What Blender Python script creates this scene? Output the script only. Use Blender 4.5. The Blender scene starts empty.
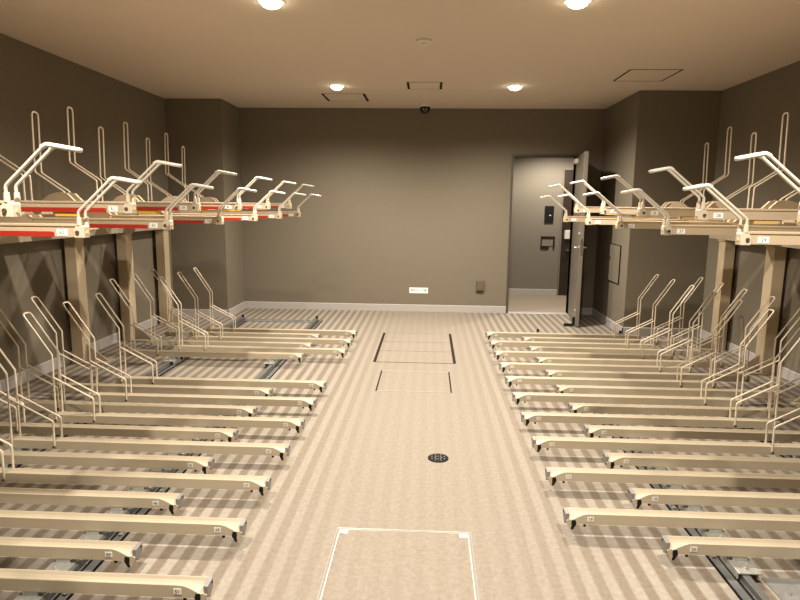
import bpy, bmesh, math, random
from mathutils import Vector, Matrix
random.seed(7)
sc = bpy.context.scene
COL = sc.collection
PI = math.pi

# ------------------------------------------------------------------ materials
def mat(name, color, rough=0.5, metal=0.0, emit=None, strength=0.0, spec=0.5, noise=0.0, nscale=30.0, bump=0.0, bscale=200.0):
    m = bpy.data.materials.new(name); m.use_nodes = True
    nt = m.node_tree; b = nt.nodes['Principled BSDF']
    b.inputs['Base Color'].default_value = (*color, 1)
    b.inputs['Roughness'].default_value = rough
    b.inputs['Metallic'].default_value = metal
    b.inputs['Specular IOR Level'].default_value = spec
    if emit:
        b.inputs['Emission Color'].default_value = (*emit, 1)
        b.inputs['Emission Strength'].default_value = strength
    if noise or bump:
        tc = nt.nodes.new('ShaderNodeTexCoord')
    if noise:
        n = nt.nodes.new('ShaderNodeTexNoise'); n.inputs['Scale'].default_value = nscale; n.inputs['Detail'].default_value = 3
        nt.links.new(tc.outputs['Object'], n.inputs['Vector'])
        mr = nt.nodes.new('ShaderNodeMapRange'); mr.inputs['From Min'].default_value = .3; mr.inputs['From Max'].default_value = .7
        mr.inputs['To Min'].default_value = 1 - noise; mr.inputs['To Max'].default_value = 1 + noise
        nt.links.new(n.outputs['Fac'], mr.inputs['Value'])
        mx = nt.nodes.new('ShaderNodeMix'); mx.data_type = 'RGBA'; mx.blend_type = 'MULTIPLY'; mx.inputs[0].default_value = 1
        mx.inputs[6].default_value = (*color, 1)
        nt.links.new(mr.outputs['Result'], mx.inputs[7])
        nt.links.new(mx.outputs[2], b.inputs['Base Color'])
    if bump:
        n2 = nt.nodes.new('ShaderNodeTexNoise'); n2.inputs['Scale'].default_value = bscale
        nt.links.new(tc.outputs['Object'], n2.inputs['Vector'])
        bp = nt.nodes.new('ShaderNodeBump'); bp.inputs['Strength'].default_value = bump; bp.inputs['Distance'].default_value = .002
        nt.links.new(n2.outputs['Fac'], bp.inputs['Height']); nt.links.new(bp.outputs['Normal'], b.inputs['Normal'])
    return m

M = {}
M['cream'] = mat('cream_powder_coat', (.395, .335, .238), .42, noise=.04, nscale=6)
M['rail'] = mat('tan_rail_paint', (.46, .365, .245), .42, noise=.04, nscale=6)
M['rod'] = mat('cream_coated_wire', (.58, .495, .37), .35)
M['post'] = mat('cream_post_paint', (.50, .40, .265), .42, noise=.04, nscale=5)
M['white'] = mat('white_coated_rod', (.52, .47, .385), .35)
M['grip'] = mat('white_vinyl_grip', (.55, .515, .44), .3)
M['bracket'] = mat('ivory_cast_bracket', (.54, .47, .35), .4)
M['red'] = mat('red_marker_strip', (.36, .022, .012), .4)
M['yellow'] = mat('yellow_lever', (.75, .46, .06), .45)
M['tanlever'] = mat('tan_lever', (.62, .42, .18), .45)
M['grey'] = mat('grey_end_plate', (.22, .205, .195), .45, .2)
M['black'] = mat('black_rubber', (.010, .009, .008), .8, spec=.15)
M['bolt'] = mat('zinc_bolt', (.55, .53, .50), .35, .8)
M['darkbolt'] = mat('dark_bolt', (.10, .06, .035), .5, .3)
M['steel'] = mat('galvanised_steel', (.34, .345, .33), .45, .6, noise=.12, nscale=25)
M['track'] = mat('grey_track_steel', (.17, .172, .165), .45, .5, noise=.1, nscale=20)
M['zinc'] = mat('zinc_carriage', (.46, .46, .42), .38, .6, noise=.1, nscale=40)
M['label'] = mat('white_label', (.85, .84, .80), .6)
M['labelgrey'] = mat('pale_label_plate', (.66, .64, .58), .5)
M['ink'] = mat('black_ink', (.02, .02, .022), .7)
M['greyink'] = mat('grey_ink', (.10, .10, .11), .7)
M['wall'] = mat('taupe_wallpaper', (.178, .152, .109), .8, spec=.25, noise=.035, nscale=90, bump=.15, bscale=500)
M['ceil'] = mat('ceiling_paint', (.66, .56, .455), .9, spec=.1)
M['base'] = mat('grey_baseboard', (.40, .375, .35), .5, noise=.03)
M['hallwall'] = mat('hall_wallpaper', (.185, .165, .135), .8, spec=.2, noise=.04, nscale=60)
M['doorface'] = mat('grey_steel_door', (.19, .165, .13), .4, .2)
M['frame'] = mat('dark_bronze_frame', (.075, .062, .048), .45, .2)
M['darkwood'] = mat('dark_wood_door', (.028, .017, .012), .4, noise=.25, nscale=12)
M['chrome'] = mat('chrome', (.75, .74, .72), .18, 1.0)
M['blackgloss'] = mat('black_gloss', (.010, .010, .012), .12)
M['taupeplastic'] = mat('taupe_plastic', (.115, .09, .063), .45)
M['plastic'] = mat('ivory_plastic', (.68, .60, .50), .5)
M['slot'] = mat('dark_slot', (.022, .016, .011), .9, spec=.1)
M['chromestrip'] = mat('aluminium_trim', (.72, .71, .68), .3, .5)
M['lamp'] = mat('lamp_lens', (.9, .88, .8), .4, emit=(1.0, .90, .68), strength=26.0)
M['trimring'] = mat('white_lamp_trim', (.82, .78, .70), .5)
M['led'] = mat('pale_sensor_dots', (.5, .5, .5), .4)

def carpet(name, mid_fade=True, tint=1.0):
    m = bpy.data.materials.new(name); m.use_nodes = True
    nt = m.node_tree; N = nt.nodes; L = nt.links; b = N['Principled BSDF']
    b.inputs['Roughness'].default_value = .95; b.inputs['Specular IOR Level'].default_value = .1
    g = N.new('ShaderNodeNewGeometry'); s = N.new('ShaderNodeSeparateXYZ'); L.new(g.outputs['Position'], s.inputs[0])
    def math_(op, a, c=None, d=None, clamp=False):
        n = N.new('ShaderNodeMath'); n.operation = op; n.use_clamp = clamp
        for k, v in enumerate((a, c, d)):
            if v is None: continue
            if isinstance(v, (int, float)): n.inputs[k].default_value = v
            else: L.new(v, n.inputs[k])
        return n.outputs[0]
    X = s.outputs['X']
    tri = math_('PINGPONG', math_('ADD', X, 10.02), .0455)          # woven stripe, one light and one dark band per 91 mm
    st = N.new('ShaderNodeMapRange'); st.interpolation_type = 'SMOOTHSTEP'
    st.inputs['From Min'].default_value = .0155; st.inputs['From Max'].default_value = .030; L.new(tri, st.inputs['Value'])
    ax = math_('ABSOLUTE', math_('ADD', X, .02))
    fade = N.new('ShaderNodeMapRange'); fade.interpolation_type = 'SMOOTHSTEP'
    fade.inputs['From Min'].default_value = .25; fade.inputs['From Max'].default_value = 1.15
    fade.inputs['To Min'].default_value = .06; fade.inputs['To Max'].default_value = .72; L.new(ax, fade.inputs['Value'])  # stripe contrast fades towards the middle of the aisle
    sv = math_('ADD', math_('MULTIPLY', math_('SUBTRACT', st.outputs[0], .5), fade.outputs[0]), .5, clamp=True)
    # coarse tuft noise, 12 mm and 4 mm
    n1 = N.new('ShaderNodeTexNoise'); n1.inputs['Scale'].default_value = 42; n1.inputs['Detail'].default_value = 4; n1.inputs['Roughness'].default_value = .65
    L.new(g.outputs['Position'], n1.inputs['Vector'])
    n3 = N.new('ShaderNodeTexNoise'); n3.inputs['Scale'].default_value = 260; n3.inputs['Detail'].default_value = 1
    L.new(g.outputs['Position'], n3.inputs['Vector'])
    nz = math_('ADD', math_('MULTIPLY', math_('SUBTRACT', n1.outputs['Fac'], .5), .62), math_('MULTIPLY', math_('SUBTRACT', n3.outputs['Fac'], .5), .30))
    mx = N.new('ShaderNodeMix'); mx.data_type = 'RGBA'
    mx.inputs[6].default_value = (.150 * tint, .117 * tint, .084 * tint, 1); mx.inputs[7].default_value = (.300 * tint, .271 * tint, .224 * tint, 1)
    L.new(sv, mx.inputs[0])
    mu = N.new('ShaderNodeMix'); mu.data_type = 'RGBA'; mu.blend_type = 'MULTIPLY'; mu.inputs[0].default_value = 1
    L.new(mx.outputs[2], mu.inputs[6]); L.new(math_('ADD', nz, 1.0), mu.inputs[7])
    L.new(mu.outputs[2], b.inputs['Base Color'])
    bp = N.new('ShaderNodeBump'); bp.inputs['Strength'].default_value = .35; bp.inputs['Distance'].default_value = .004
    L.new(n3.outputs['Fac'], bp.inputs['Height']); L.new(bp.outputs['Normal'], b.inputs['Normal'])
    return m
M['carpet'] = carpet('striped_carpet')
M['hallcarpet'] = mat('plain_hall_carpet', (.27, .225, .175), .95, spec=.1, noise=.08, nscale=120)

# ------------------------------------------------------------------ mesh helpers
class MB:
    def __init__(self): self.v = []; self.f = []
    def box(self, x0, x1, y0, y1, z0, z1):
        x0, x1 = min(x0, x1), max(x0, x1); y0, y1 = min(y0, y1), max(y0, y1); z0, z1 = min(z0, z1), max(z0, z1)
        n = len(self.v)
        self.v += [(x0,y0,z0),(x1,y0,z0),(x1,y1,z0),(x0,y1,z0),(x0,y0,z1),(x1,y0,z1),(x1,y1,z1),(x0,y1,z1)]
        self.f += [tuple(n+i for i in q) for q in ((0,3,2,1),(4,5,6,7),(0,1,5,4),(1,2,6,5),(2,3,7,6),(3,0,4,7))]
        return self
    def loft(self, rings, cap=True):
        n = len(self.v); k = len(rings[0])
        for r in rings: self.v += [tuple(p) for p in r]
        for i in range(len(rings)-1):
            for j in range(k):
                a = n+i*k+j; b = n+i*k+(j+1) % k
                self.f.append((a, b, b+k, a+k))
        if cap:
            self.f.append(tuple(n+j for j in reversed(range(k))))
            self.f.append(tuple(n+(len(rings)-1)*k+j for j in range(k)))
        return self
    def prism(self, pts, axis, a, b):
        """pts: 2-D outline, extruded along axis from a to b (axis y: pts are x,z; axis x: pts are y,z; axis z: x,y)"""
        def P(p, t): return {'y': (p[0], t, p[1]), 'x': (t, p[0], p[1]), 'z': (p[0], p[1], t)}[axis]
        return self.loft([[P(p, a) for p in pts], [P(p, b) for p in pts]])
    def tube(self, path, r, seg=8, fillet=0.0, closed=False):
        pts = [Vector(p) for p in path]
        if fillet:
            out = [pts[0]]
            for i in range(1, len(pts)-1):
                p, q, s = pts[i-1], pts[i], pts[i+1]
                d1 = (p-q); d2 = (s-q); l1 = d1.length; l2 = d2.length
                d1.normalize(); d2.normalize()
                ang = d1.angle(d2)
                if ang > PI-.05: out.append(q); continue
                t = min(fillet/math.tan(ang/2), l1*.49, l2*.49)
                a = q+d1*t; c = q+d2*t
                for kk in range(5):
                    u = kk/4; out.append((1-u)**2*a+2*u*(1-u)*q+u*u*c)
            out.append(pts[-1]); pts = out
        T = []
        for i in range(len(pts)):
            a = pts[max(i-1, 0)]; b = pts[min(i+1, len(pts)-1)]
            T.append((b-a).normalized())
        ref = Vector((0, 0, 1)) if abs(T[0].z) < .9 else Vector((0, 1, 0))
        nrm = (ref - T[0]*ref.dot(T[0])).normalized()
        rings = []
        for i, p in enumerate(pts):
            nrm = (nrm - T[i]*nrm.dot(T[i])).normalized()
            bn = T[i].cross(nrm)
            rings.append([p + r*(math.cos(2*PI*j/seg)*nrm + math.sin(2*PI*j/seg)*bn) for j in range(seg)])
        return self.loft(rings)
    def cyl(self, c, r, h, axis='z', seg=24, r2=None):
        r2 = r if r2 is None else r2
        rings = []
        for t, rr in ((0, r), (h, r2)):
            ring = []
            for j in range(seg):
                a = 2*PI*j/seg; u, w = rr*math.cos(a), rr*math.sin(a)
                ring.append({'z': (c[0]+u, c[1]+w, c[2]+t), 'y': (c[0]+u, c[1]+t, c[2]+w), 'x': (c[0]+t, c[1]+u, c[2]+w)}[axis])
            rings.append(ring)
        return self.loft(rings)
    def lathe(self, c, prof, seg=32):
        rings = [[(c[0]+r*math.cos(2*PI*j/seg), c[1]+r*math.sin(2*PI*j/seg), c[2]+z) for j in range(seg)] for r, z in prof]
        return self.loft(rings)
    def build(self, name, m, parent=None, bevel=0.0, smooth=False, kind=None):
        me = bpy.data.meshes.new(name)
        bm = bmesh.new()
        vs = [bm.verts.new(p) for p in self.v]
        for f in self.f:
            try: bm.faces.new([vs[i] for i in f])
            except ValueError: pass
        bmesh.ops.recalc_face_normals(bm, faces=bm.faces)
        bm.to_mesh(me); bm.free()
        o = bpy.data.objects.new(name, me); COL.objects.link(o)
        me.materials.append(m)
        if smooth:
            for p in me.polygons: p.use_smooth = True
            try: me.set_sharp_from_angle(angle=math.radians(40))
            except Exception: pass
        if bevel:
            bv = o.modifiers.new('bevel', 'BEVEL'); bv.width = bevel; bv.segments = 2; bv.limit_method = 'ANGLE'
        if parent: o.parent = parent
        if kind: o['kind'] = kind
        return o

def thing(name, label, cat, loc=(0, 0, 0), rz=0.0, group=None):
    o = bpy.data.objects.new(name, None); COL.objects.link(o)
    o.empty_display_size = .05
    o.location = loc; o.rotation_euler = (0, 0, rz)
    o['label'] = label; o['category'] = cat
    if group: o['group'] = group
    return o

def text_mesh(name, s, size, m, parent=None, ext=.0006):
    cu = bpy.data.curves.new(name, 'FONT'); cu.body = s; cu.size = size; cu.align_x = 'CENTER'; cu.align_y = 'CENTER'
    cu.extrude = ext; cu.resolution_u = 3
    t = bpy.data.objects.new(name+'_curve', cu); COL.objects.link(t)
    dg = bpy.context.evaluated_depsgraph_get()
    me = bpy.data.meshes.new_from_object(t.evaluated_get(dg))
    bpy.data.objects.remove(t)
    me.name = name; me.materials.clear(); me.materials.append(m)
    o = bpy.data.objects.new(name, me); COL.objects.link(o)
    o.rotation_euler = (PI/2, 0, 0)          # readable from -Y
    if parent: o.parent = parent
    return o

def copy_child(src, parent):
    c = src.copy(); COL.objects.link(c); c.parent = parent
    return c

# ------------------------------------------------------------------ layout constants (metres; camera stands at x=0,y=0)
XL, XR = -3.336, 3.1985            # side walls
D, H = 8.41, 2.771                 # back wall, ceiling
Y0 = -2.0                          # wall behind the camera
PLX, PLY = -2.616, 7.70            # left pier
PRX, PRY = 2.305, 7.076            # right pier
DX0, DX1, DH = 1.132, 1.965, 2.150 # doorway
HD = 10.25                         # far wall of the hall beyond

# ------------------------------------------------------------------ room shell
def struct(name, mb, m, bevel=0): return mb.build(name, m, kind='structure', bevel=bevel)
struct('floor', MB().box(XL-.15, XR+.15, Y0-.15, D+.12, -.12, 0), M['carpet'])
struct('ceiling', MB().box(XL-.15, XR+.15, Y0-.15, D+.12, H, H+.12), M['ceil'])
struct('wall_left', MB().box(XL-.12, XL, Y0-.12, D+.12, 0, H), M['wall'])
struct('wall_right', MB().box(XR, XR+.12, Y0-.12, D+.12, 0, H), M['wall'])
struct('wall_front', MB().box(XL, XR, Y0-.12, Y0, 0, H), M['wall'])
bw = MB().box(XL, DX0, D, D+.12, 0, H).box(DX1, XR, D, D+.12, 0, H).box(DX0, DX1, D, D+.12, DH, H)
struct('wall_back', bw, M['wall'])
struct('wall_pier_left', MB().box(XL, PLX, PLY, D, 0, H), M['wall'], bevel=.004)
struct('wall_pier_right', MB().box(PRX, XR, PRY, D, 0, H), M['wall'], bevel=.004)
BH, BT = .098, .010
def bprof(mb, x0, y0, x1, y1, nx, ny):
    mb.loft([[(x0, y0, 0), (x0+nx*BT, y0+ny*BT, 0), (x0+nx*BT, y0+ny*BT, BH-.006), (x0+nx*.003, y0+ny*.003, BH), (x0, y0, BH)],
             [(x1, y1, 0), (x1+nx*BT, y1+ny*BT, 0), (x1+nx*BT, y1+ny*BT, BH-.006), (x1+nx*.003, y1+ny*.003, BH), (x1, y1, BH)]])
    return mb
struct('baseboard_left', bprof(bprof(bprof(MB(), XL, Y0, XL, PLY, 1, 0), XL, PLY, PLX+BT, PLY, 0, -1), PLX, PLY-BT, PLX, D, 1, 0), M['base'])
struct('baseboard_back', bprof(MB(), PLX, D, DX0-.03, D, 0, -1), M['base'])
struct('baseboard_right', bprof(bprof(bprof(bprof(MB(), XR, Y0, XR, PRY, -1, 0), XR, PRY, PRX-BT, PRY, 0, -1), PRX, PRY-BT, PRX, D, -1, 0), DX1+.03, D, PRX, D, 0, -1), M['base'])
struct('trim_1', MB().box(DX0-.03, DX0, D-.012, D+.13, 0, DH+.03).box(DX1, DX1+.03, D-.012, D+.13, 0, DH+.03).box(DX0, DX1, D-.012, D+.13, DH, DH+.03), M['frame'])
struct('trim_2', MB().box(DX0, DX1, D-.02, D+.10, 0, .008), M['chromestrip'], bevel=.002)    # threshold
# hall beyond the door
hx0, hx1, HH = -.6, 4.2, 2.55
struct('floor_hall', MB().box(hx0, hx1, D+.12, HD+.1, -.12, 0), M['hallcarpet'])
struct('wall_hall', MB().box(hx0, hx1, HD, HD+.1, 0, HH), M['hallwall'])
struct('wall_hall_left', MB().box(hx0-.1, hx0, D+.12, HD+.1, 0, HH), M['hallwall'])
struct('wall_hall_right', MB().box(hx1, hx1+.1, D+.12, HD+.1, 0, HH), M['hallwall'])
struct('ceiling_hall', MB().box(hx0-.1, hx1+.1, D+.12, HD+.1, HH, HH+.1), M['ceil'])
struct('baseboard_hall', bprof(MB(), hx0, HD, 2.19, HD, 0, -1), M['base'])

# the steel door, opened inwards on its right-hand hinges
d1 = bpy.data.objects.new('door_1', None); COL.objects.link(d1); d1['kind'] = 'structure'
hinge = Vector((1.966, D-.015, 0)); free = Vector((1.846, 7.475, 0))
d1.location = hinge
v = free - hinge; LW = v.length
d1.rotation_euler = (0, 0, math.atan2(v.y, v.x))     # local +x runs from the hinge to the free edge, +y is the far (dark) side
T = .045
MB().box(0, LW, 0, T, .012, DH-.004).build('door_leaf', M['doorface'], d1, bevel=.002)
for sgn, y in ((-1, 0), (1, T)):
    h = MB().cyl((LW-.065, y, .995), .022, sgn*.010, 'y', 20)
    h.tube([(LW-.065, y, .995), (LW-.065, y+sgn*.048, .995), (LW-.18, y+sgn*.052, .995)], .009, 10, fillet=.015)
    h.build('door_handle', M['chrome'], d1, smooth=True)
MB().box(LW-.001, LW+.002, .010, T-.010, .90, 1.10).build('latch_plate', M['chrome'], d1)
c = MB().box(.03, .24, -.045, 0, DH-.10, DH-.04).build('door_closer', M['trimring'], d1, bevel=.006)
MB().cyl((LW-.08, 0, 1.16), .018, -.012, 'y', 18).build('door_lock', M['chrome'], d1)
MB().cyl((LW-.10, 0, .20), .012, -.006, 'y', 14).build('door_badge', M['plastic'], d1)
st = MB().box(LW-.09, LW-.055, -.03, 0, .01, .12); st.prism([(LW-.095, .0), (LW-.05, .0), (LW-.055, .035), (LW-.09, .035)], 'y', -.13, -.03)
st.build('door_stop', M['black'], d1, bevel=.003)
# dark entrance door in the hall wall
d2 = bpy.data.objects.new('door_2', None); COL.objects.link(d2); d2['kind'] = 'structure'; d2.location = (2.215, HD, 0)
MB().box(0, .95, -.035, -.001, .005, 2.08).build('door_leaf', M['darkwood'], d2, bevel=.003)
MB().box(.045, .15, -.075, -.035, .955, 1.10).build('door_lock', M['labelgrey'], d2, bevel=.006)
MB().cyl((.105, -.035, .768), .026, -.045, 'y', 18, .02).build('door_knob', M['chrome'], d2, smooth=True)
struct('trim_3', MB().box(2.193, 2.213, HD-.03, HD-.001, 0, 2.11).box(2.213, 3.17, HD-.03, HD-.001, 2.084, 2.11), M['hallwall'])

# ------------------------------------------------------------------ floor-level slide trays
RODR = .0058
def channel_section(t, w=.030, zb=.070, zt=.120, near_top=None, groove=.018):
    """cross-section at one station: outer box with a shallow round groove on top; near lip (y=-w) may be lowered"""
    nt_ = zt if near_top is None else near_top
    pts = [(-w, zb), (-w, nt_), (-w+.004, nt_+.001)]
    for k in range(1, 6):
        u = k/6
        y = -w+.004+(2*w-.008)*u
        base = nt_+(zt-nt_)*u
        g = groove*math.sin(PI*u)*max(.15, (nt_-zb)/(zt-zb))
        pts.append((y, base-g))
    pts += [(w-.004, zt+.001), (w, zt), (w, zb)]
    return pts

def tray_meshes(s):
    """floor tray; s=+1 runs towards +x from its aisle end at x=0, s=-1 towards -x. Returns the part objects, unparented."""
    P = {}
    stations = [(0, .088), (.014, .089), (.026, .095), (.040, .103), (.054, .110), (.066, .1155), (.078, .119), (.092, .120), (1.66, .120)]
    mb = MB(); rings = []
    for x, nt_ in stations:
        rings.append([(s*x, y, z) for y, z in channel_section(0, near_top=nt_)])
    mb.loft(rings)
    # pointed lip below the mouth of the tray
    mb.prism([(s*.008, .096), (s*-.012, .088), (s*-.002, .062), (s*.008, .040), (s*.014, .062)], 'y', -.034, -.004)
    P['channel'] = mb.build('channel', M['cream'], bevel=.0012)
    e = MB(); e.prism([(-.028, .119), (.026, .122), (.026, .088), (-.006, .062), (-.028, .080)], 'x', s*-.014, s*.002)
    P['end_plate'] = e.build('end_plate', M['grey'], bevel=.001)
    MB_b = MB().cyl((s*-.0145, .014, .109), .004, s*-.002, 'x', 10)
    P['end_hole'] = MB_b.build('end_bolt', M['black'])
    f = MB(); f.prism([(s*.014, .090), (s*.032, .090), (s*.036, .070), (s*.022, .044), (s*.013, .044)], 'y', -.033, -.004)
    P['wedge'] = f.build('gap_wedge', M['black'], bevel=.002)  # black wedge set in the gap between lip and front face
    b = MB().cyl((s*.075, -.022, .058), .006, .012, 'z', 10)
    P['underbolt'] = b.build('under_bolt', M['black'])
    # the wire wheel holder
    w = MB(); hy = .036; hx = .022 if s > 0 else 0.0
    def both(pts, y): return [(s*(x+hx), y, z) for x, z in pts]
    p1 = [(1.604, .083), (1.598, .52), (1.770, .784)]
    w.tube(both(p1, -hy)+both(p1[::-1], hy), RODR, 8, fillet=.024)
    p2 = [(1.350, .083), (1.348, .240), (1.599, .372)]
    w.tube(both(p2, -hy), RODR, 8, fillet=.02); w.tube(both(p2, hy), RODR, 8, fillet=.02)
    P['hoop'] = w.build('wheel_holder', M['rod'], smooth=True)
    for x in (1.350, 1.604):
        P['bolts%.3f' % x] = MB().cyl((s*(x+hx), -hy-.004, .088), .0075, -.008, 'y', 10).build('holder_bolt', M['darkbolt'])
    pl = MB().box(s*.083, s*.112, -.0325, -.030, .086, .1075)
    P['plate'] = pl.build('number_plate', M['labelgrey'])
    for x in (.60, 1.53):
        cgy0, cgy1 = -.115, .045
        g = MB().box(s*(x+.012), s*(x+.105), cgy0, cgy1, .044, .050)
        g.box(s*(x+.012), s*(x+.020), cgy0+.01, cgy1, .016, .044).box(s*(x+.090), s*(x+.098), cgy0+.01, cgy1, .016, .044)
        g.box(s*(x+.03), s*(x+.09), -.026, .026, .050, .070)
        P['carriage%.2f' % x] = g.build('slide_carriage', M['zinc'], bevel=.002)
        bb = MB().cyl((s*(x+.058), -.078, .050), .011, .006, 'z', 6).cyl((s*(x+.058), -.078, .056), .006, .012, 'z', 10)
        P['cbolt%.2f' % x] = bb.build('carriage_bolt', M['bolt'])
    return P

def ordw(n):
    return ['nearest', 'second', 'third', 'fourth', 'fifth', 'sixth', 'seventh', 'eighth', 'ninth', 'tenth', 'eleventh', 'twelfth',
            'thirteenth', 'fourteenth', 'fifteenth', 'sixteenth', 'seventeenth', 'eighteenth', 'nineteenth', 'twentieth'][n]

SUB = {'end_hole': 'end_plate', 'underbolt': 'wedge', 'bolts1.350': 'hoop', 'bolts1.604': 'hoop', 'cbolt0.60': 'carriage0.60', 'cbolt1.53': 'carriage1.53'}
def place_trays(s, spots, side):
    P = tray_meshes(s); first = True
    for rank, (num, xe, yc, long_) in enumerate(spots):          # spots run from the nearest to the farthest
        look = 'longer-reaching' if long_ else 'set-back'
        pos = 'nearest the camera' if rank == 0 else ordw(rank)+' from the camera'
        if rank == len(spots)-1: pos = 'farthest from the camera'
        t = thing('floor_bike_tray', f'{look} cream floor bike tray with plate {num}, {pos} in the {side} row', 'bike rack',
                  (xe, yc, 0), 0, f'floor bike trays of the {side} row')
        Q = {}
        for k in P:
            if k in SUB: continue
            Q[k] = P[k] if first else copy_child(P[k], t)
            Q[k].parent = t
            if 'carriage' in k: Q[k].location = (0 if long_ else s*-.3676, 0, 0)
        for k, par in SUB.items():
            o = P[k] if first else P[k].copy()
            if not first: COL.objects.link(o)
            o.parent = Q[par]
        tx = text_mesh('plate_number', str(num), .0195, M['greyink'], Q['plate'])
        tx.location = (s*.0975, -.0328, .0965)
        first = False
PITR, PITL = .217, .2105
W2 = .030
spots = []
for i in range(19, -1, -1):
    spots.append((i+1, .660 if i % 2 == 0 else 1.0266, 6.551-PITR*i-W2, i % 2 == 0))
place_trays(1, spots, 'right')
spots = []
for i in list(range(20, 7, -1))+list(range(5, -1, -1)):
    spots.append((31+i, (-.792 if i % 2 == 0 else -1.1616)+(.016 if i < 6 else 0), 6.233-PITL*i+(.2387 if i < 6 else 0)-W2, i % 2 == 0))
place_trays(-1, spots, 'left')

# ------------------------------------------------------------------ floor tracks the trays slide on
def track(s, x0, ya, yb, label, group):
    t = thing('slide_track', label, 'floor track', (x0, ya, 0), 0, group)
    L_ = yb-ya
    MB().box(0, s*.036, 0, L_, .001, .010).build('track_strip', M['track'], t, bevel=.001)
    for xa, xb in ((-.005, 0), (.036, .048)): MB().box(s*xa, s*xb, 0, L_, .001, .011).build('rubber_edge', M['black'], t)
    r = MB().box(s*.048, s*.082, 0, L_, .001, .012).box(s*.052, s*.056, 0, L_, .012, .036).box(s*.074, s*.078, 0, L_, .012, .036).box(s*.050, s*.080, 0, L_, .036, .041)
    r.build('guide_rail', M['track'], t, bevel=.001)
    k = MB()
    k.cyl((s*.065, L_-.03, .041), .015, .03, 'z', 12)
    k.build('end_stop', M['black'], t, bevel=.003)
    y = .12
    while y < L_:
        MB().cyl((s*.018, y, .010), .010, .006, 'z', 8).build('track_bolt', M['bolt'], t); y += .42
track(1, .660+.575, 1.5, 7.02, 'grey steel slide track under the aisle ends of the right floor trays', 'floor slide tracks')
track(1, .660+1.525, 1.5, 7.02, 'grey steel slide track near the wall ends of the right floor trays', 'floor slide tracks')
track(-1, -.792-.552, 1.5, 7.56, 'grey steel slide track under the aisle ends of the left floor trays', 'floor slide tracks')
track(-1, -.792-1.512, 1.5, 7.56, 'grey steel slide track near the wall ends of the left floor trays', 'floor slide tracks')
t = thing('track_crossbar', 'thin grey steel crossbar joining the far ends of the left floor tracks', 'metal bar', (-1.90, 7.46, 0))
MB().box(-.40, .42, -.02, .02, .001, .012).box(-.40, .42, .014, .02, .012, .026).build('bar', M['steel'], t)
for x in (.36, -.34): MB().cyl((x, 0, .012), .008, .006, 'z', 8).build('bar_bolt', M['bolt'], t)
t = thing('base_sheet', 'grey steel floor sheet in the right foreground corner by the slide track', 'metal sheet', (1.86, 2.06, 0))
MB().box(-.47, .30, -.36, .27, .001, .005).build('sheet', M['steel'], t)
for y in (.17, -.15): MB().cyl((-.42, y, .005), .011, .006, 'z', 8).build('sheet_bolt', M['bolt'], t)

# ------------------------------------------------------------------ upper tier
ZLOW, ZHIGH = 1.357, 1.446
def upper_meshes(s, red):
    """upper tray; z=0 is the underside of the rail, x=0 its aisle end"""
    P = {}
    LEN = 1.88; w = .030
    sec = [(-w, 0), (-w, .034), (-w+.004, .036), (-w+.004, .040), (-w-.002, .042), (-w-.002, .049), (-w+.003, .050),
           (-.016, .036), (0, .031), (.016, .036), (w-.003, .050), (w+.002, .049), (w+.002, .042), (w, .036), (w, 0)]
    P['channel'] = MB().loft([[(s*x, y, z) for y, z in sec] for x in (.012, LEN)]).build('channel', M['rail'])
    P['base'] = MB().box(s*.46, s*1.75, -.115, .115, -.014, -.001).build('shade_plate', M['post'], bevel=.002)  # edge-on plate added and widened to darken the space below the tier
    b = MB()
    b.prism([(s*-.006, -.004), (s*.036, -.004), (s*.036, .026), (s*.028, .044), (s*-.002, .046), (s*-.006, .040)], 'y', -.032, .012)
    for y in (-.025, .025):
        b.cyl((s*.014, y, .044), .0105, .034, 'z', 12, .0085)
    P['bracket'] = b.build('end_bracket', M['bracket'], bevel=.003)
    P['bolt0'] = MB().cyl((s*.020, -.032, .018), .0075, -.006, 'y', 12).build('bracket_bolt', M['darkbolt'])
    P['bolt1'] = MB().cyl((s*-.006, -.010, .016), .007, s*-.005, 'x', 12).build('bracket_bolt', M['tanlever'])
    hy = .025; tx_ = .126 if s < 0 else .143
    h = MB()
    for y in (-hy, hy):
        h.tube([(s*.014, y, .05), (s*.016, y, .098), (s*-tx_, y*.94, .229), (s*-(tx_+.017), y*.9, .228)], .0057, 10, fillet=.022)
    P['handle'] = h.build('pull_handle', M['white'], smooth=True)
    g = MB()
    g.tube([(s*-(tx_-.011), -hy*.95, .221), (s*-(tx_+.004), -hy*.9, .230), (s*-.226, -hy*.45, .214), (s*-.226, hy*.45, .214), (s*-(tx_+.004), hy*.9, .230), (s*-(tx_-.011), hy*.95, .221)], .0080, 10, fillet=.014)
    P['grip'] = g.build('grip_cover', M['grip'], smooth=True)
    r = MB(); y = .032
    e_ = .008 if s > 0 else 0
    p = [(1.040+e_, .040), (1.040+e_, .197), (1.228+e_, .322), (1.218+e_, .708)]
    r.tube([(s*x, -y, z) for x, z in p]+[(s*x, y, z) for x, z in p[::-1]], .0058, 8, fillet=.026)
    P['hoop'] = r.build('wheel_holder', M['rod'], smooth=True)
    for k, y in enumerate((-.0385, .0325)):
        q = [(s*.735, .0), (s*.735, .050), (s*.775, .092), (s*.80, .100), (s*.845, .098), (s*.895, .082), (s*.935, .050), (s*.935, .0)]
        yf = y-.012 if k == 0 else y-.002
        pf = MB().prism(q, 'y', y, y+.006)
        pf.prism([(s*.733, .048), (s*.775, .090), (s*.772, .095), (s*.729, .052)], 'y', yf, yf+.020)
        P['plate%d' % k] = pf.build('wheel_plate', M['rail'], bevel=.0015)
    P['label'] = MB().box(s*.062, s*.104, -.0325, -.030, .005, .030).build('number_plate', M['label'])
    return P

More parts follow.
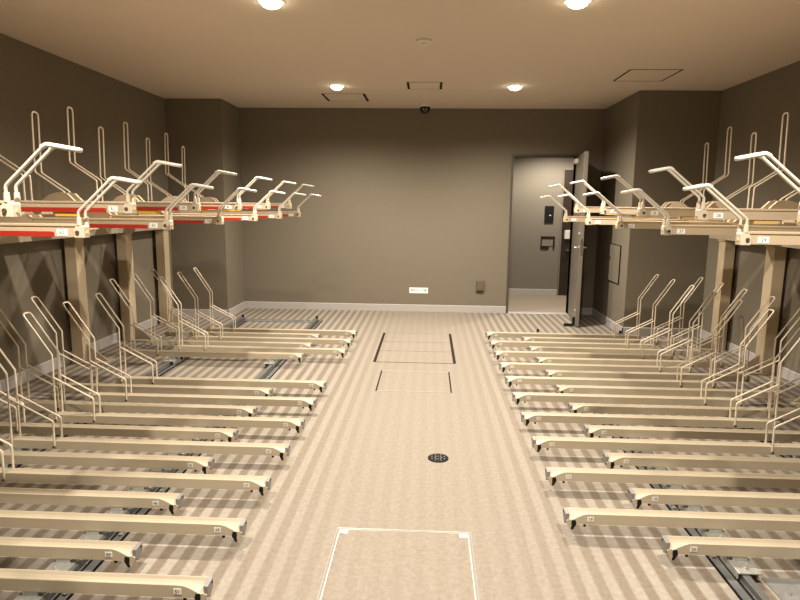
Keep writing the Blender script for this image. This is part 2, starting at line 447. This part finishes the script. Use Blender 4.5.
def place_upper(s, xe, y0, items, side):
    P = upper_meshes(s, side == 'left')
    red = yel = None
    if side == 'left':
        red = MB().prism([(s*.115, .000), (s*.115, .019), (s*.13, .021), (s*.70, .021), (s*.70, .000)], 'y', -.0345, -.030)
        P['red'] = red.build('red_strip', M['red'])
    P['lever'] = MB().prism([(s*.25, -.020), (s*.36, -.020), (s*.37, -.001), (s*.25, -.001)], 'y', -.024, .024).build('lever_block', M['yellow' if side == 'left' else 'tanlever'], bevel=.002)
    first = True
    n = len(items)
    lever_src = P.pop('lever'); used_lever = False
    for rank, (num, k) in enumerate(items):
        high = k % 2 == 1
        z = ZHIGH if high else ZLOW
        pos = 'nearest the camera' if rank == 0 else ordw(rank)+' from the camera'
        if rank == n-1: pos = 'farthest from the camera'
        strip = 'red-striped ' if side == 'left' else ''
        t = thing('upper_bike_tray', f'{"raised" if high else "lowered"} {strip}upper bike tray with pull handle, {pos} on the {side} rack', 'bike rack',
                  (xe, (y0-.4*k if s < 0 else y0-.038-.396*k), z), 0, f'upper bike trays of the {side} rack')
        for key, o in P.items():
            if key in ('bolt0', 'bolt1', 'grip'): continue
            c_ = o if first else copy_child(o, t)
            c_.parent = t
            if key == 'bracket':
                for bk in ('bolt0', 'bolt1'):
                    bo = P[bk] if first else P[bk].copy()
                    if not first: COL.objects.link(bo)
                    bo.parent = c_
            if key == 'handle':
                bo = P['grip'] if first else P['grip'].copy()
                if not first: COL.objects.link(bo)
                bo.parent = c_
            if key == 'label':
                tx = text_mesh('plate_number', str(num), .021, M['greyink'], c_)
                tx.location = (s*.083, -.0328, .0172)
        if high:
            lv = lever_src if not used_lever else copy_child(lever_src, t)
            lv.parent = t; used_lever = True
        # block the rail stands on, down to the beam of the frame
        hz = z-1.27
        MB().box(s*(1.868-.11), s*1.868, -.028, .028, -hz, 0).build('support_block', M['cream'], t)
        first = False
place_upper(-1, -1.360, 6.354, [(52+k, k) for k in range(12, -1, -1)], 'left')
place_upper(1, 1.242, 5.698, [(21+k, k) for k in range(9, -1, -1)], 'right')

def frame(s, xw, posts, ya, yb, label):
    """posts against the wall (outer face at xw) with one long beam on top"""
    t = thing('rack_frame', label, 'rack frame', (xw, posts[0], 0))
    y0 = posts[0]
    # local x grows towards the aisle with -s
    a = -s
    for y in posts:
        yy = y-y0
        p = MB()
        # I-shaped section
        for (x0, x1, u, w_) in ((0, .105, -.068, .068),):
            sec = [(a*x0, yy+u), (a*x1, yy+u), (a*x1, yy+w_), (a*x0, yy+w_)]
            p.prism(sec, 'z', .012, 1.17)
        po = p.build('post', M['post'], t, bevel=.004)
        MB().box(a*0, a*.32, yy-.09, yy+.09, .001, .012).build('base_plate', M['cream'], po, bevel=.001)
        MB().prism([(a*.105, .012), (a*.30, .012), (a*.30, .018), (a*.105, .17)], 'y', yy-.006, yy+.006).build('gusset', M['cream'], po)
        MB().box(a*-.006, a*.118, yy-.078, yy+.078, 1.155, 1.17).build('post_cap', M['cream'], po, bevel=.001)
    MB().box(a*0, a*.115, ya-y0, yb-y0, 1.171, 1.27).build('beam', M['cream'], t, bevel=.003)
    return t
frame(-1, XL+.045, [7.22, 6.30, 5.38, 3.54, 2.62], 1.2, 7.38, 'cream steel posts and beam carrying the upper bike trays along the left wall')
frame(1, XR-.036, [6.45, 5.55, 4.65, 3.75, 2.85], 1.2, 6.74, 'cream steel posts and beam carrying the upper bike trays along the right wall')

# ------------------------------------------------------------------ ceiling things
def downlight(x, y, label):
    t = thing('downlight', label, 'ceiling light', (x, y, H), 0, 'round ceiling downlights')
    MB().lathe((0, 0, 0), [(.088, -.0005), (.088, -.004), (.070, -.008), (.066, -.004), (.066, -.0005)], 32).build('trim_ring', M['trimring'], t, smooth=True)
    MB().lathe((0, 0, 0), [(.066, -.001), (.066, -.012), (.058, -.026), (.040, -.036), (.012, -.040)], 28).build('lens', M['lamp'], t, smooth=True)
    ld = bpy.data.lights.new('downlight_lamp', 'SPOT'); ld.energy = LAMP_W; ld.color = (1.0, .905, .79)
    ld.shadow_soft_size = .032; ld.spot_size = math.radians(160); ld.spot_blend = 1.0
    lo = bpy.data.objects.new('downlight_lamp', ld); COL.objects.link(lo); lo.parent = t; lo.location = (0, 0, -.075)
LAMP_W = 425.0
dl = {(-1.035, 4.07): 'round downlight at the top edge of the photo, left one', (.908, 4.08): 'round downlight at the top edge of the photo, right one',
      (-1.035, 6.86): 'round downlight far back on the ceiling, left of the two near the back wall', (.905, 6.86): 'round downlight far back on the ceiling, right of the two near the doorway'}
for (x, y), lb in dl.items(): downlight(x, y, lb)
for x, y, lb in ((-1.035, 1.28, 'round downlight behind the camera on the left'), (.905, 1.28, 'round downlight behind the camera on the right')):
    downlight(x, y, lb)

def ceil_panel(x0, x1, y0, y1, thick, thin, label):
    cx, cy = (x0+x1)/2, (y0+y1)/2; w, d = (x1-x0)/2, (y1-y0)/2
    t = thing('ceiling_hatch', label, 'ceiling panel', (cx, cy, H), 0)
    MB().box(-w+thick, w-thick, -d+thin, d-thin, -.002, -.0005).build('panel', M['ceil'], t)
    f = MB()
    f.box(-w, -w+thick, -d, d, -.003, -.0005).box(w-thick, w, -d, d, -.003, -.0005)
    f.box(-w+thick, w-thick, -d, -d+thin, -.003, -.0005).box(-w+thick, w-thick, d-thin, d, -.003, -.0005)
    f.build('slot_frame', M['slot'], t)
    return t
ceil_panel(-1.295, -.775, 7.325, 7.845, .03, .004, 'square ceiling hatch with dark side slots beside the far left downlight')
ceil_panel(-.262, .118, 6.64, 7.03, .026, .003, 'small ceiling hatch with two short dark slots above the dome camera')
ceil_panel(1.858, 2.355, 6.02, 6.565, .018, .010, 'square ceiling hatch with thin dark outline above the right rack')
t = thing('smoke_detector', 'round ivory smoke detector in the middle of the ceiling', 'smoke detector', (-.064, 4.99, H))
MB().lathe((0, 0, 0), [(.062, -.0005), (.062, -.014), (.052, -.024), (.030, -.026), (.028, -.036), (.012, -.038)], 28).build('detector_body', M['plastic'], t, smooth=True)
MB().cyl((0, 0, -.038), .004, -.003, 'z', 8).build('indicator', M['led'], t)
t = thing('dome_camera', 'small black dome camera on the ceiling at the back wall', 'camera', (-.075, 8.05, H))
MB().lathe((0, 0, 0), [(.085, -.0005), (.085, -.016), (.078, -.036), (.070, -.040)], 28).build('camera_base', M['plastic'], t, smooth=True)
MB().lathe((0, 0, 0), [(.068, -.038), (.066, -.065), (.056, -.092), (.038, -.112), (.012, -.122)], 28).build('dome', M['blackgloss'], t, smooth=True)
for x in (-.022, .022): MB().cyl((x, -.058, -.072), .007, -.012, 'y', 10).build('lens', M['led'], t)
t = thing('sprinkler_cap', 'tiny round ivory cap on the ceiling near the doorway', 'ceiling cap', (1.40, 7.79, H))
MB().lathe((0, 0, 0), [(.034, -.0005), (.034, -.004), (.026, -.008), (.01, -.009)], 20).build('cap', M['plastic'], t, smooth=True)

# ------------------------------------------------------------------ wall things
t = thing('wall_sign', 'small white sign with black Japanese lettering low on the back wall', 'sign', (-.125, D, .300))
MB().box(-.131, .131, -.004, -.0005, -.040, .040).build('sign_plate', M['label'], t, bevel=.001)
tx = text_mesh('sign_lettering', '雨水ポンプ室', .038, M['ink'], t); tx.location = (0, -.0045, 0)
t = thing('outlet_cover', 'taupe upright outlet box low on the back wall beside the doorway', 'outlet', (.733, D, .386))
MB().box(-.056, .056, -.030, -.0005, -.075, .075).build('cover', M['taupeplastic'], t, bevel=.006)
MB().box(-.046, .046, -.034, -.030, -.060, .050).build('flap', M['taupeplastic'], t, bevel=.003)
MB().box(-.050, .050, -.026, -.002, -.086, -.075).build('cable_mouth', M['slot'], t)
t = thing('access_panel', 'taupe metal access panel on the side of the right pier beside the door', 'panel', (PRX, 7.535, .805))
MB().box(-.012, -.0005, -.21, .21, -.235, .235).build('panel_frame', M['slot'], t, bevel=.002)
MB().box(-.017, -.012, -.200, .200, -.225, .225).build('panel_door', M['wall'], t, bevel=.002)
MB().cyl((-.017, .14, .06), .018, -.008, 'x', 16).build('panel_lock', M['chrome'], t)
t = thing('intercom', 'black intercom panel on the hall wall seen through the doorway', 'intercom', (1.998, HD, 1.362))
MB().box(-.074, .074, -.030, .004, -.132, .132).build('panel', M['blackgloss'], t, bevel=.004)
MB().cyl((0, -.030, .065), .012, -.003, 'y', 14).build('camera_eye', M['slot'], t)
MB().box(.0, .03, -.033, -.030, -.03, -.012).build('call_button', M['led'], t)
t = thing('wall_box', 'dark recessed wall box with pale flap below the intercom in the hall', 'wall box', (1.997, HD, .885))
MB().box(-.116, .116, -.016, -.0005, .062, .106).box(-.116, -.098, -.016, -.0005, -.106, .062).box(.088, .116, -.016, -.0005, -.106, .062).box(-.098, .02, -.016, -.0005, -.106, -.056).build('box_frame', M['slot'], t)
MB().box(-.096, .086, -.010, -.0005, -.054, .060).build('flap', M['hallwall'], t)

# ------------------------------------------------------------------ floor things
def hatch(x0, x1, y0, y1, label, fm, wside, wfar, corners=False, splits=(), inset=0):
    cx, cy = (x0+x1)/2, (y0+y1)/2; w, d = (x1-x0)/2, (y1-y0)/2
    t = thing('floor_hatch', label, 'floor hatch', (cx, cy, 0))
    MB().box(-w+wside, w-wside, -d+wfar, d-wfar, .0008, .0030).build('carpet_cover', M['carpet'], t)
    for xa, xb in ((-w, -w+wside), (w-wside, w)): MB().box(xa, xb, -d, d, .0008, .0034).build('side_edge', fm[0], t)
    for ya, yb in ((-d, -d+wfar), (d-wfar, d)): MB().box(-w+wside, w-wside, ya, yb, .0008, .0036).build('cross_edge', fm[1], t)
    if inset:
        for xa, xb, ya, yb in ((-w+inset, -w+inset+.004, -d+.012, d-inset), (w-inset-.004, w-inset, -d+.012, d-inset), (-w+inset, w-inset, d-inset-.003, d-inset)):
            MB().box(xa, xb, ya, yb, .0030, .0040).build('inner_trim', fm[1], t)
    for q, y in enumerate(splits):
        MB().box(-w+wside, w-wside, y-cy-.003, y-cy+.003, .0030, .0040).build('seam', fm[2], t)
    if corners:
        for sx in (-1, 1):
            MB().box(sx*(w-.020), sx*(w-.056), d-.018, d-.048, .0030, .0042).build('lift_key', M['zinc'], t)
    return t
hatch(-.402, .222, 1.98, 2.60, 'carpeted floor hatch with bright metal rim in the foreground of the aisle', (M['grey'], M['zinc'], M['grey']), .0045, .004, True, inset=.013)
hatch(-.408, .212, 4.70, 5.30, 'carpeted floor hatch with fine dark side edges in the middle of the aisle', (M['black'], M['chromestrip'], M['slot']), .012, .004)
hatch(-.510, .285, 5.60, 6.93, 'long carpeted trench cover with thick dark side slots at the far aisle', (M['slot'], M['taupeplastic'], M['taupeplastic']), .028, .006, splits=(6.05, 6.47))
t = thing('floor_drain', 'small round black floor drain grate in the aisle carpet', 'drain', (.082, 3.42, 0))
MB().lathe((0, 0, 0), [(.062, .0008), (.062, .004), (.055, .005), (.050, .0046)], 32).build('drain_rim', M['black'], t, smooth=True)
g = MB()
for k in range(16):
    a = 2*PI*k/8 if k < 8 else 2*PI*(k+.5)/8
    r = .020 if k < 8 else .040
    g.cyl((r*math.cos(a), r*math.sin(a), .0046), .0042, .0022, 'z', 8)
g.build('grate_studs', M['grey'], t)

# ------------------------------------------------------------------ hall light
t = thing('downlight', 'round downlight in the hall beyond the doorway', 'ceiling light', (2.0, 9.45, HH))
MB().lathe((0, 0, 0), [(.080, -.0005), (.080, -.004), (.064, -.008), (.060, -.0005)], 28).build('trim_ring', M['trimring'], t, smooth=True)
MB().lathe((0, 0, 0), [(.058, -.001), (.058, -.008), (.036, -.016), (.012, -.018)], 24).build('lens', M['lamp'], t, smooth=True)
ld = bpy.data.lights.new('hall_lamp', 'SPOT'); ld.energy = 190; ld.color = (1, .90, .75); ld.spot_size = math.radians(160); ld.spot_blend = .6; ld.shadow_soft_size = .05
lo = bpy.data.objects.new('hall_lamp', ld); COL.objects.link(lo); lo.parent = t; lo.location = (0, 0, -.07)

# ------------------------------------------------------------------ world, camera, view
w = bpy.data.worlds.new('world'); sc.world = w; w.use_nodes = True
w.node_tree.nodes['Background'].inputs[0].default_value = (0, 0, 0, 1)
f_, p_, y_, r_ = 603.0, .158, .0459, .0113
cy, sy = math.cos(y_), math.sin(y_)
fwd = Vector((-sy*math.cos(p_), cy*math.cos(p_), -math.sin(p_)))
right = Vector((cy, sy, 0)); up = right.cross(fwd)
cr, sr = math.cos(r_), math.sin(r_)
r2 = cr*right+sr*up; u2 = -sr*right+cr*up
cam = bpy.data.cameras.new('camera'); co = bpy.data.objects.new('camera', cam); COL.objects.link(co)
cam.sensor_width = 36; cam.lens = f_/800*36; cam.clip_start = .05
mw = Matrix(((r2.x, u2.x, -fwd.x, 0), (r2.y, u2.y, -fwd.y, 0), (r2.z, u2.z, -fwd.z, 1.5), (0, 0, 0, 1)))
co.matrix_world = mw
sc.camera = co
vs = sc.view_settings
vs.view_transform = 'Standard'; vs.look = 'None'; vs.gamma = 1; vs.use_curve_mapping = False
vs.exposure = 0.0
sc.cycles.max_bounces = 8; sc.cycles.diffuse_bounces = 5
